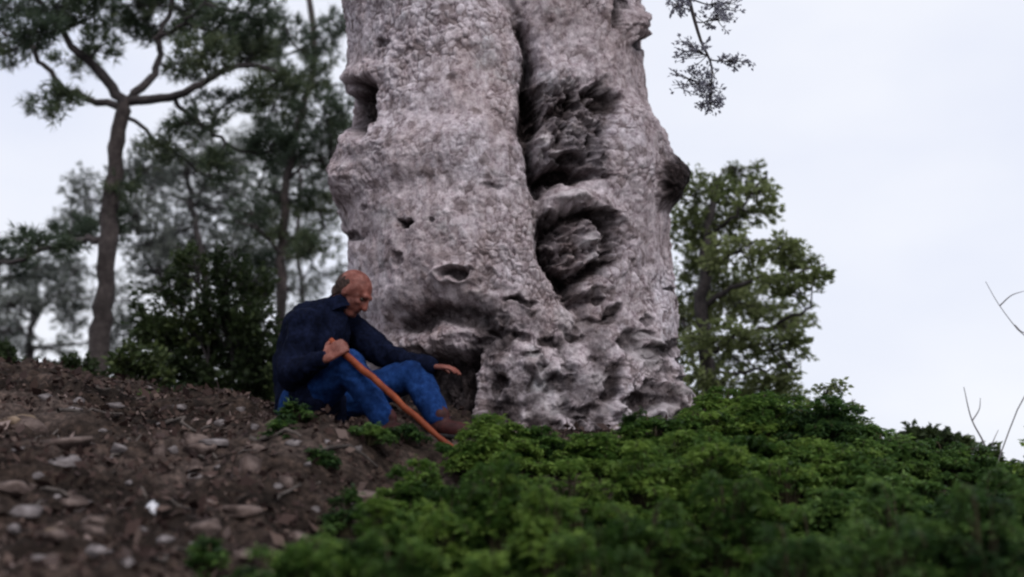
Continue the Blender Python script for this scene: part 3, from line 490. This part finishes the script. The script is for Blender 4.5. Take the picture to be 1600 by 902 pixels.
# ------------------------------------------------------------------ leaf litter, stones, sticks on the bank
n_ = 46000; xx = rng.uniform(-4.2, 1.5, n_); yy = rng.uniform(3.2, 10.5, n_); zz_ = ground(xx, yy) + .006
cl = fbm(np.stack([xx, yy, xx * 0], 1) * 1.7, 3, 44); kp = cl + rng.normal(0, .12, n_) > -.25; xx, yy, zz_, cl = xx[kp], yy[kp], zz_[kp], cl[kp]; n_ = len(xx); mb = MB(); mb.leaves(np.stack([xx, yy, zz_ + rng.uniform(0, .012, n_)], 1), rng.choice([.025, .04, .07], n_, p=[.6, .34, .06]), .45, .6, np.clip(rng.beta(1.3, 2.4, n_) + cl * .35, 0, 1), None, -.15)
mb.build('leaf_litter', M['leaf_litter'], smooth=False, kind='stuff'); o = bpy.data.objects['leaf_litter']; tag(o, 'brown dead leaves strewn over the bank', 'leaf litter')
def stone(loc, size, mat, label, group=None, seed=0, name='stone'):
    u = np.linspace(0, math.pi, 13); v = np.linspace(0, 2 * math.pi, 18, endpoint=False); pts = np.array([[math.sin(a) * math.cos(b_), math.sin(a) * math.sin(b_), math.cos(a)] for a in u for b_ in v])
    r = 1 + .5 * fbm(pts * 1.2 + seed * 7.3, 4, 5) ; nrm = rng.normal(size=(9, 3)); nrm /= np.linalg.norm(nrm, axis=1)[:, None]
    pts = pts * r[:, None]
    for q in nrm:
        d = pts @ q - .6; pts = pts - np.outer(np.maximum(d, 0) * .85, q)
    a = rng.uniform(0, math.pi); pts = pts * size; pts = pts @ np.array([[math.cos(a), math.sin(a), 0], [-math.sin(a), math.cos(a), 0], [0, 0, 1]]) * 1.0
    ii = np.arange(12)[:, None] * 18; jj = np.arange(18)[None]; f = np.stack([ii + jj, ii + 18 + jj, ii + 18 + (jj + 1) % 18, ii + (jj + 1) % 18], -1).reshape(-1, 4)
    mb = MB(); mb.add(pts, f); o = mb.build(name, M[mat]); o.location = [float(x) for x in loc]; o.location.z -= float(size[2]) * .35; tag(o, label, 'stone', group); return o
def S3(w_, h_): return np.array([w_, w_ * .7, h_])
def stone_px(px, py, wpx, hpx, mat, label, group=None):
    p = on_ground(px, py); k = ppm(p[1]); stone(p, S3(wpx / k, hpx / k), mat, label, group, px)
stone_px(235, 797, 20, 16, 'stone_white', 'bright white stone lying on the dark bank')
stone_px(105, 722, 38, 18, 'stone', 'pale grey elongated stone half sunk in the bank above the white stone')
stone_px(105, 835, 42, 15, 'stone_ochre', 'ochre brown rock low on the bank')
stone_px(155, 858, 38, 15, 'stone', 'grey flat stone touching the ochre rock')
stone_px(35, 658, 55, 20, 'stone_ochre', 'broad tan rock near the crest of the bank')
GR = 'brown rocks in the bank'
for k in range(34):
    px_, py_ = rng.uniform(0, 560), rng.uniform(620, 890)
    if py_ < 600 + px_ * .22: continue
    stone_px(px_, py_, rng.uniform(16, 52), rng.uniform(11, 26), 'stone_brown', 'brown angular rock jutting out of the earth bank', GR)
GS = 'small grey stones on the bank'; LS = 'small grey stone scattered on the brown bank'
for q in [(300, 745, 20, 12), (45, 795, 34, 16), (190, 700, 26, 12), (340, 690, 28, 10), (255, 845, 22, 12), (270, 712, 14, 8), (125, 628, 14, 8), (180, 636, 16, 6), (115, 640, 20, 7), (232, 606, 12, 5), (345, 665, 18, 7), (460, 690, 20, 8), (480, 728, 9, 6), (550, 795, 13, 8), (495, 800, 11, 8), (175, 716, 8, 5), (320, 790, 12, 7), (560, 708, 9, 6), (130, 785, 22, 9), (20, 832, 22, 10), (280, 640, 14, 6), (375, 640, 12, 6), (60, 745, 14, 7), (340, 735, 9, 6), (200, 755, 10, 6), (400, 668, 12, 6), (30, 705, 12, 7), (300, 850, 14, 8), (90, 780, 12, 7), (510, 690, 12, 6), (225, 830, 10, 6), (70, 620, 14, 6), (435, 760, 10, 6), (160, 675, 12, 6), (250, 670, 10, 5), (60, 880, 22, 10), (200, 880, 18, 9)]:
    stone_px(*q, 'stone', LS, GS)
LK = 'weathered fallen stick lying on the leaf litter'; GK = 'fallen sticks on the bank'
for (x0, y0, x1, y1) in [(20, 812, 130, 800), (160, 720, 220, 690), (260, 668, 330, 676), (180, 745, 90, 690), (310, 720, 400, 715), (30, 770, 110, 790), (390, 690, 470, 690), (220, 770, 330, 800), (240, 880, 330, 850), (430, 790, 500, 760), (10, 690, 90, 680), (150, 610, 230, 625), (500, 715, 590, 735), (90, 650, 190, 655)]:
    a, b_ = on_ground(x0, y0), on_ground(x1, y1); pts = a + (b_ - a) * np.linspace(0, 1, 8)[:, None]; pts[:, 2] = ground(pts[:, 0], pts[:, 1]) + .012; pts[1:-1, :2] += rng.normal(0, .012, (6, 2)); pts -= a
    mb = MB(); mb.tube(pts, np.linspace(.011, .005, 8) * rng.uniform(.6, 1.2), 7); o = mb.build('fallen_stick', M['deadwood']); o.location = [float(x) for x in a]; tag(o, LK, 'stick', GK)

# ------------------------------------------------------------------ person seated against the trunk
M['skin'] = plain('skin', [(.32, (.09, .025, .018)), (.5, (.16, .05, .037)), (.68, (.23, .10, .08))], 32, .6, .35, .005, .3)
M['hair'] = plain('cropped_hair', [(.35, (.022, .014, .012)), (.6, (.06, .036, .03)), (.75, (.10, .055, .045))], 90, .8, .6, .004)
M['navy'] = plain('navy_cloth', [(.3, (.0025, .0032, .008)), (.5, (.0045, .0065, .017)), (.7, (.008, .011, .03))], 60, 1., .3, .003, .04)
M['jeans'] = plain('blue_denim', [(.3, (.003, .014, .06)), (.5, (.007, .026, .10)), (.7, (.014, .046, .155))], 45, .95, .3, .003, .08)
M['shoe'] = plain('dark_red_leather', [(.3, (.022, .007, .007)), (.6, (.05, .014, .013)), (.75, (.09, .025, .022))], 40, .6, .3, .003)
M['sole'] = plain('black_rubber', [(.3, (.008, .008, .009)), (.7, (.02, .02, .022))], 40, .8, .2)
M['orange_wood'] = plain('orange_wood', [(.3, (.11, .02, .008)), (.5, (.22, .045, .016)), (.7, (.33, .08, .028))], 18, .6, .3, .004)
M['eye'] = plain('eye', [(.3, (.02, .015, .012)), (.7, (.04, .03, .025))], 5, .2, 0)
def capsules(segs, ells=()):
    mb = MB(); un = np.linspace(0, math.pi, 11); vn = np.linspace(0, 2 * math.pi, 16, endpoint=False)
    sph = np.array([[math.sin(a) * math.cos(b_), math.sin(a) * math.sin(b_), math.cos(a)] for a in un for b_ in vn]); ii = np.arange(10)[:, None] * 16; jj = np.arange(16)[None]
    sf = np.stack([ii + jj, ii + 16 + jj, ii + 16 + (jj + 1) % 16, ii + (jj + 1) % 16], -1).reshape(-1, 4)
    for a, b_, ra, rb_ in segs:
        a, b_ = np.asarray(a, float), np.asarray(b_, float); n_ = max(3, int(np.linalg.norm(b_ - a) / (min(ra, rb_) * .25)))
        for q in np.linspace(0, 1, n_): mb.add(sph * (ra + (rb_ - ra) * q) + a + (b_ - a) * q, sf)
    for c, Rm, r in ells: mb.add((sph * np.asarray(r)) @ np.asarray(Rm).T + np.asarray(c), sf)
    return mb
def remesh(mb, name, mat, parent, vox, smooth_it=4, folds=0., fscale=9., seed=0, label=None, stretch=(1, 1, 1)):
    me = mb.mesh('tmp'); o = bpy.data.objects.new('tmp', me); COL.objects.link(o)
    r = o.modifiers.new('r', 'REMESH'); r.mode = 'VOXEL'; r.voxel_size = vox; s = o.modifiers.new('s', 'SMOOTH'); s.factor = .5; s.iterations = smooth_it
    dg = bpy.context.evaluated_depsgraph_get(); m2 = bpy.data.meshes.new_from_object(o.evaluated_get(dg)); m2.name = name
    bpy.data.objects.remove(o); bpy.data.meshes.remove(me)
    nv = len(m2.vertices); co = np.zeros(nv * 3, np.float32); no = co.copy(); m2.vertices.foreach_get('co', co); m2.vertices.foreach_get('normal', no); co = co.reshape(-1, 3).astype(float); no = no.reshape(-1, 3)
    if folds:
        q = co * fscale * np.asarray(stretch); q = q + .6 * fbm(q * .6, 2, seed)[:, None]
        co = co + no * (folds * (ridged(q, 2, seed + 3) - .4) + folds * .6 * fbm(co * 4, 2, seed + 9))[:, None]; m2.vertices.foreach_set('co', co.astype(np.float32).ravel())
    m2.materials.clear(); m2.materials.append(mat); m2.polygons.foreach_set('use_smooth', np.ones(len(m2.polygons), bool)); m2.update()
    ob_ = bpy.data.objects.new(name, m2); COL.objects.link(ob_); ob_.parent = parent; ob_.matrix_parent_inverse = Matrix.Translation(-parent.location)
    if label: ob_['label'] = label
    return ob_
J = dict(pel=at(488, 632, 7.05), rh=at(470, 636, 6.97), lh=at(522, 634, 7.14), rk=at(545, 572, 6.74), lk=at(648, 584, 7.02), ra=at(602, 676, 6.72), la=at(686, 680, 6.86),
         mid=at(478, 575, 7.08), ch=at(492, 522, 7.07), nk=at(523, 484, 7.05), hd=at(553, 455, 7.03), rs=at(474, 508, 6.90), ls=at(540, 506, 7.22), re=at(456, 585, 6.80), le=at(602, 556, 7.12), rw=at(506, 560, 6.64), lw=at(672, 572, 6.98))
for k_ in ('ra', 'la'): J[k_][2] = float(np.clip(ground(J[k_][0] + .06, J[k_][1] - .04)[0] + .10, J[k_][2] - .05, J[k_][2] + .16))
st1 = at(735, 716, 6.50); st1[2] = ground(st1[0], st1[1])[0] - .01
gd = at(556, 562, 6.62) - J['rw']; gd /= np.linalg.norm(gd); sdv = st1 - (J['rw'] + gd * .075); sdv /= np.linalg.norm(sdv)
gd = gd - sdv * (gd @ sdv) * .8; gd /= np.linalg.norm(gd); gn = np.cross(gd, sdv); gn *= np.sign(gn[1]); gn /= np.linalg.norm(gn); grip = J['rw'] + gd * .086 + gn * .028
gz = ground([J['ra'][0], J['la'][0], J['pel'][0]], [J['ra'][1], J['la'][1], J['pel'][1]])
print('PERSON ground check (ankle z, ground z):', [(round(float(J[k][2]), 3), round(float(z_), 3)) for k, z_ in zip(('ra', 'la', 'pel'), gz)])
person = thing('person', (J['pel'][0], J['pel'][1], float(gz[2])), 'person in navy jacket and blue jeans sitting with bowed head at the giant trunk', 'person')
def hand(wr, direction, palm_n, size=1., curl=.5, side=1):
    """palm with four fingers of unequal length and a thumb leaving the side of the palm"""
    d = direction / np.linalg.norm(direction); nn = palm_n - d * (palm_n @ d); nn /= np.linalg.norm(nn); s = np.cross(d, nn) * side; out = []
    pc_ = wr + d * .05
    for q in np.linspace(-1, 1, 4): out.append((wr + d * .01 + s * q * .018, wr + d * .088 + s * q * .030, .015, .012))
    for q, ln in zip((-1, -.33, .33, 1), (.062, .078, .072, .056)):
        b0 = wr + d * .092 + s * q * .030; ang = 0; p0 = b0
        for k, fr_ in enumerate((.45, .32, .23)):
            ang += curl * (.55 if k == 0 else .9); dd = d * math.cos(ang) + nn * math.sin(ang); p1 = p0 + dd * ln * fr_ * 1.0; out.append((p0, p1, .0092 - .0008 * k, .0085 - .0008 * k)); p0 = p1
    t0 = wr + d * .03 - s * .028; t1 = t0 + (d * .6 - s * .75 + nn * .35) * .036; t2 = t1 + (d * .85 - s * .2 + nn * .5) * .034; out += [(t0, t1, .012, .0105), (t1, t2, .0105, .0085)]
    return out
hf = np.array([.74, -.22, -.64]); hf /= np.linalg.norm(hf)         # face direction: bowed, to the right and a little this way
hl = np.cross([0, 0, 1.], hf); hl /= np.linalg.norm(hl); hu = np.cross(hf, hl); RH = np.stack([hf, hl, hu], 1); hc = J['hd'] + np.array([-.005, 0, -.008]); HS = .93
def H(f_, l_, u_): return hc + (hf * f_ + hl * l_ + hu * u_) * HS
seg = [(J['nk'] - hu * .06, H(-.02, 0, -.07), .062, .056), (J['pel'], J['mid'], .13, .12), (J['mid'], J['ch'], .12, .14), (J['ch'], J['nk'], .13, .06), (J['ch'], J['rs'], .09, .06), (J['ch'], J['ls'], .09, .06),
       (J['rs'], J['re'], .05, .042), (J['re'], J['rw'], .04, .027), (J['ls'], J['le'], .05, .042), (J['le'], J['lw'], .04, .027),
       (J['pel'], J['rh'], .12, .085), (J['pel'], J['lh'], .12, .085), (J['rh'], J['rk'], .08, .055), (J['lh'], J['lk'], .08, .055), (J['rk'], J['ra'], .052, .036), (J['lk'], J['la'], .052, .036)]
seg += hand(J['rw'], gd, gn, curl=1.0, side=1 if np.cross(gd, gn) @ sdv > 0 else -1) + hand(J['lw'], np.array([.93, -.25, -.12]), np.array([0, .2, -1]), curl=.35, side=-1)
seg += [(H(.098, 0, .012), H(.117, 0, -.028), .012, .016), (H(.09, -.035, .03), H(.09, .035, .03), .014, .014), (H(.085, -.022, -.062), H(.085, .022, -.062), .011, .011), (H(.07, -.02, -.095), H(.07, .02, -.095), .02, .02), (H(.0, -.055, -.07), H(.06, -.02, -.095), .024, .022), (H(.0, .055, -.07), H(.06, .02, -.095), .024, .022)]
ells = [(H(-.012, 0, .025), RH, (.100, .078, .092)), (H(.03, 0, -.035), RH, (.068, .062, .078)), (H(-.005, -.078, -.01), RH, (.020, .010, .032)), (H(-.005, .078, -.01), RH, (.020, .010, .032)), (H(.072, -.034, -.018), RH, (.022, .024, .018)), (H(.072, .034, -.018), RH, (.022, .024, .018))]
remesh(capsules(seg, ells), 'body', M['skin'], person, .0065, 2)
# cropped hair round the back and sides
hm = capsules([], [(H(-.028, 0, .016), RH, (.090, .0815, .078)), (H(-.06, 0, -.04), RH, (.05, .06, .045))]); remesh(hm, 'hair', M['hair'], person, .005, 2, .008, 40, 5)
for q in (-.033, .033):
    e_ = MB(); e_ = capsules([], [(H(.083, q, .006), RH, (.012, .014, .009))]); e_.build('eye', M['eye'], person)
# jacket
js = [(J['pel'] - [0, 0, .03], J['mid'], .185, .168), (J['pel'] - [0, 0, .03], J['rh'] + (J['rk'] - J['rh']) * .25, .17, .128), (J['mid'], J['ch'], .165, .175), (J['ch'], J['nk'] - hu * .02, .165, .085), (J['ch'], J['rs'], .12, .088), (J['ch'], J['ls'], .12, .088),
      (J['rs'], J['re'], .083, .068), (J['re'], J['re'] + (J['rw'] - J['re']) * .93, .066, .047), (J['ls'], J['le'], .083, .068), (J['le'], J['le'] + (J['lw'] - J['le']) * .95, .064, .045)]
jk = remesh(capsules(js), 'jacket', M['navy'], person, .009, 3, .024, 9, 40, None, (1, 1, .6))
col_ = MB(); a_ = np.linspace(0, 2 * math.pi, 28, endpoint=False); cc = J['nk'] + hu * .0 + np.array([.012, 0, .012])
ax1, ax2 = np.array([.9, 0, .35]), np.array([0, 1., 0]); ring_ = lambda rr, dz: cc + np.cos(a_)[:, None] * ax1 * rr + np.sin(a_)[:, None] * ax2 * rr + np.array([-.35, 0, .9]) * dz
rings = [ring_(.105, -.03), ring_(.098, .02), ring_(.092, .042), ring_(.080, .042), ring_(.078, .0), ring_(.085, -.04)]
i_ = np.arange(5)[:, None] * 28; j_ = np.arange(28)[None]; col_.add(np.concatenate(rings), np.stack([i_ + j_, i_ + (j_ + 1) % 28, i_ + 28 + (j_ + 1) % 28, i_ + 28 + j_], -1).reshape(-1, 4)); col_.build('collar', M['navy'], jk)
# jeans
ts = [(J['pel'] - [0, 0, .03], J['rh'], .155, .115), (J['pel'] - [0, 0, .03], J['lh'], .155, .115), (J['rh'], J['rk'], .112, .080), (J['lh'], J['lk'], .112, .080), (J['rk'], J['rk'] + (J['ra'] - J['rk']) * .97, .079, .060), (J['lk'], J['lk'] + (J['la'] - J['lk']) * .97, .079, .060)]
remesh(capsules(ts), 'trousers', M['jeans'], person, .009, 4, .013, 9, 70)
# shoes
for k_, fd in (('ra', np.array([.82, -.5, 0])), ('la', np.array([.86, -.45, 0]))):
    fd[2] = np.clip(ground(J[k_][0] + fd[0] * .2, J[k_][1] + fd[1] * .2)[0] + .09 - J[k_][2], -.1, .03) / .2
    fd = fd / np.linalg.norm(fd); a = J[k_] + np.array([0, 0, -.035]); sl = np.cross(fd, [0, 0, 1.]); sl /= np.linalg.norm(sl); up_ = np.cross(sl, fd); Rf = np.stack([fd, sl, up_], 1)
    sh = capsules([(a + up_ * .05, a, .05, .046), (a - fd * .02, a + fd * .10 - up_ * .012, .044, .042), (a + fd * .10 - up_ * .012, a + fd * .175 - up_ * .018, .043, .034)])
    so = remesh(sh, 'shoe', M['shoe'], person, .008, 3, .002, 30, 8)
    sb = capsules([(a - fd * .03 - up_ * .042, a + fd * .18 - up_ * .045, .040, .036)]); V_ = np.concatenate(sb.v); lo = (V_ - a) @ up_; V_ = V_ + np.outer(np.clip(lo, -.062, -.036) - lo, up_); sb2 = MB(); sb2.add(V_, np.concatenate(sb.f))
    remesh(sb2, 'sole', M['sole'], so, .008, 1)
# stick in the near hand
s1 = st1; s0 = grip + (grip - s1) / np.linalg.norm(grip - s1) * .07
pts = s0 + (s1 - s0) * np.linspace(0, 1, 14)[:, None]; pts[1:-1] += rng.normal(0, .003, (12, 3)); pts -= s1
mb = MB(); mb.tube(pts, np.linspace(.018, .015, 14) * (1 + .05 * rng.normal(size=14)), 10)
for e_, q in ((0, -1), (13, 1)): mb.add(np.vstack([pts[e_] + rng.normal(0, .001, 3)]), np.zeros((0, 3), int))
o = mb.build('walking_stick', M['orange_wood']); o.location = [float(x) for x in s1]; tag(o, 'orange-brown wooden stick slanting down across the seated person\'s legs', 'stick')
print('TRIS', sum(len(o.data.loops) - 2 * len(o.data.polygons) for o in bpy.data.objects if o.type == 'MESH'))
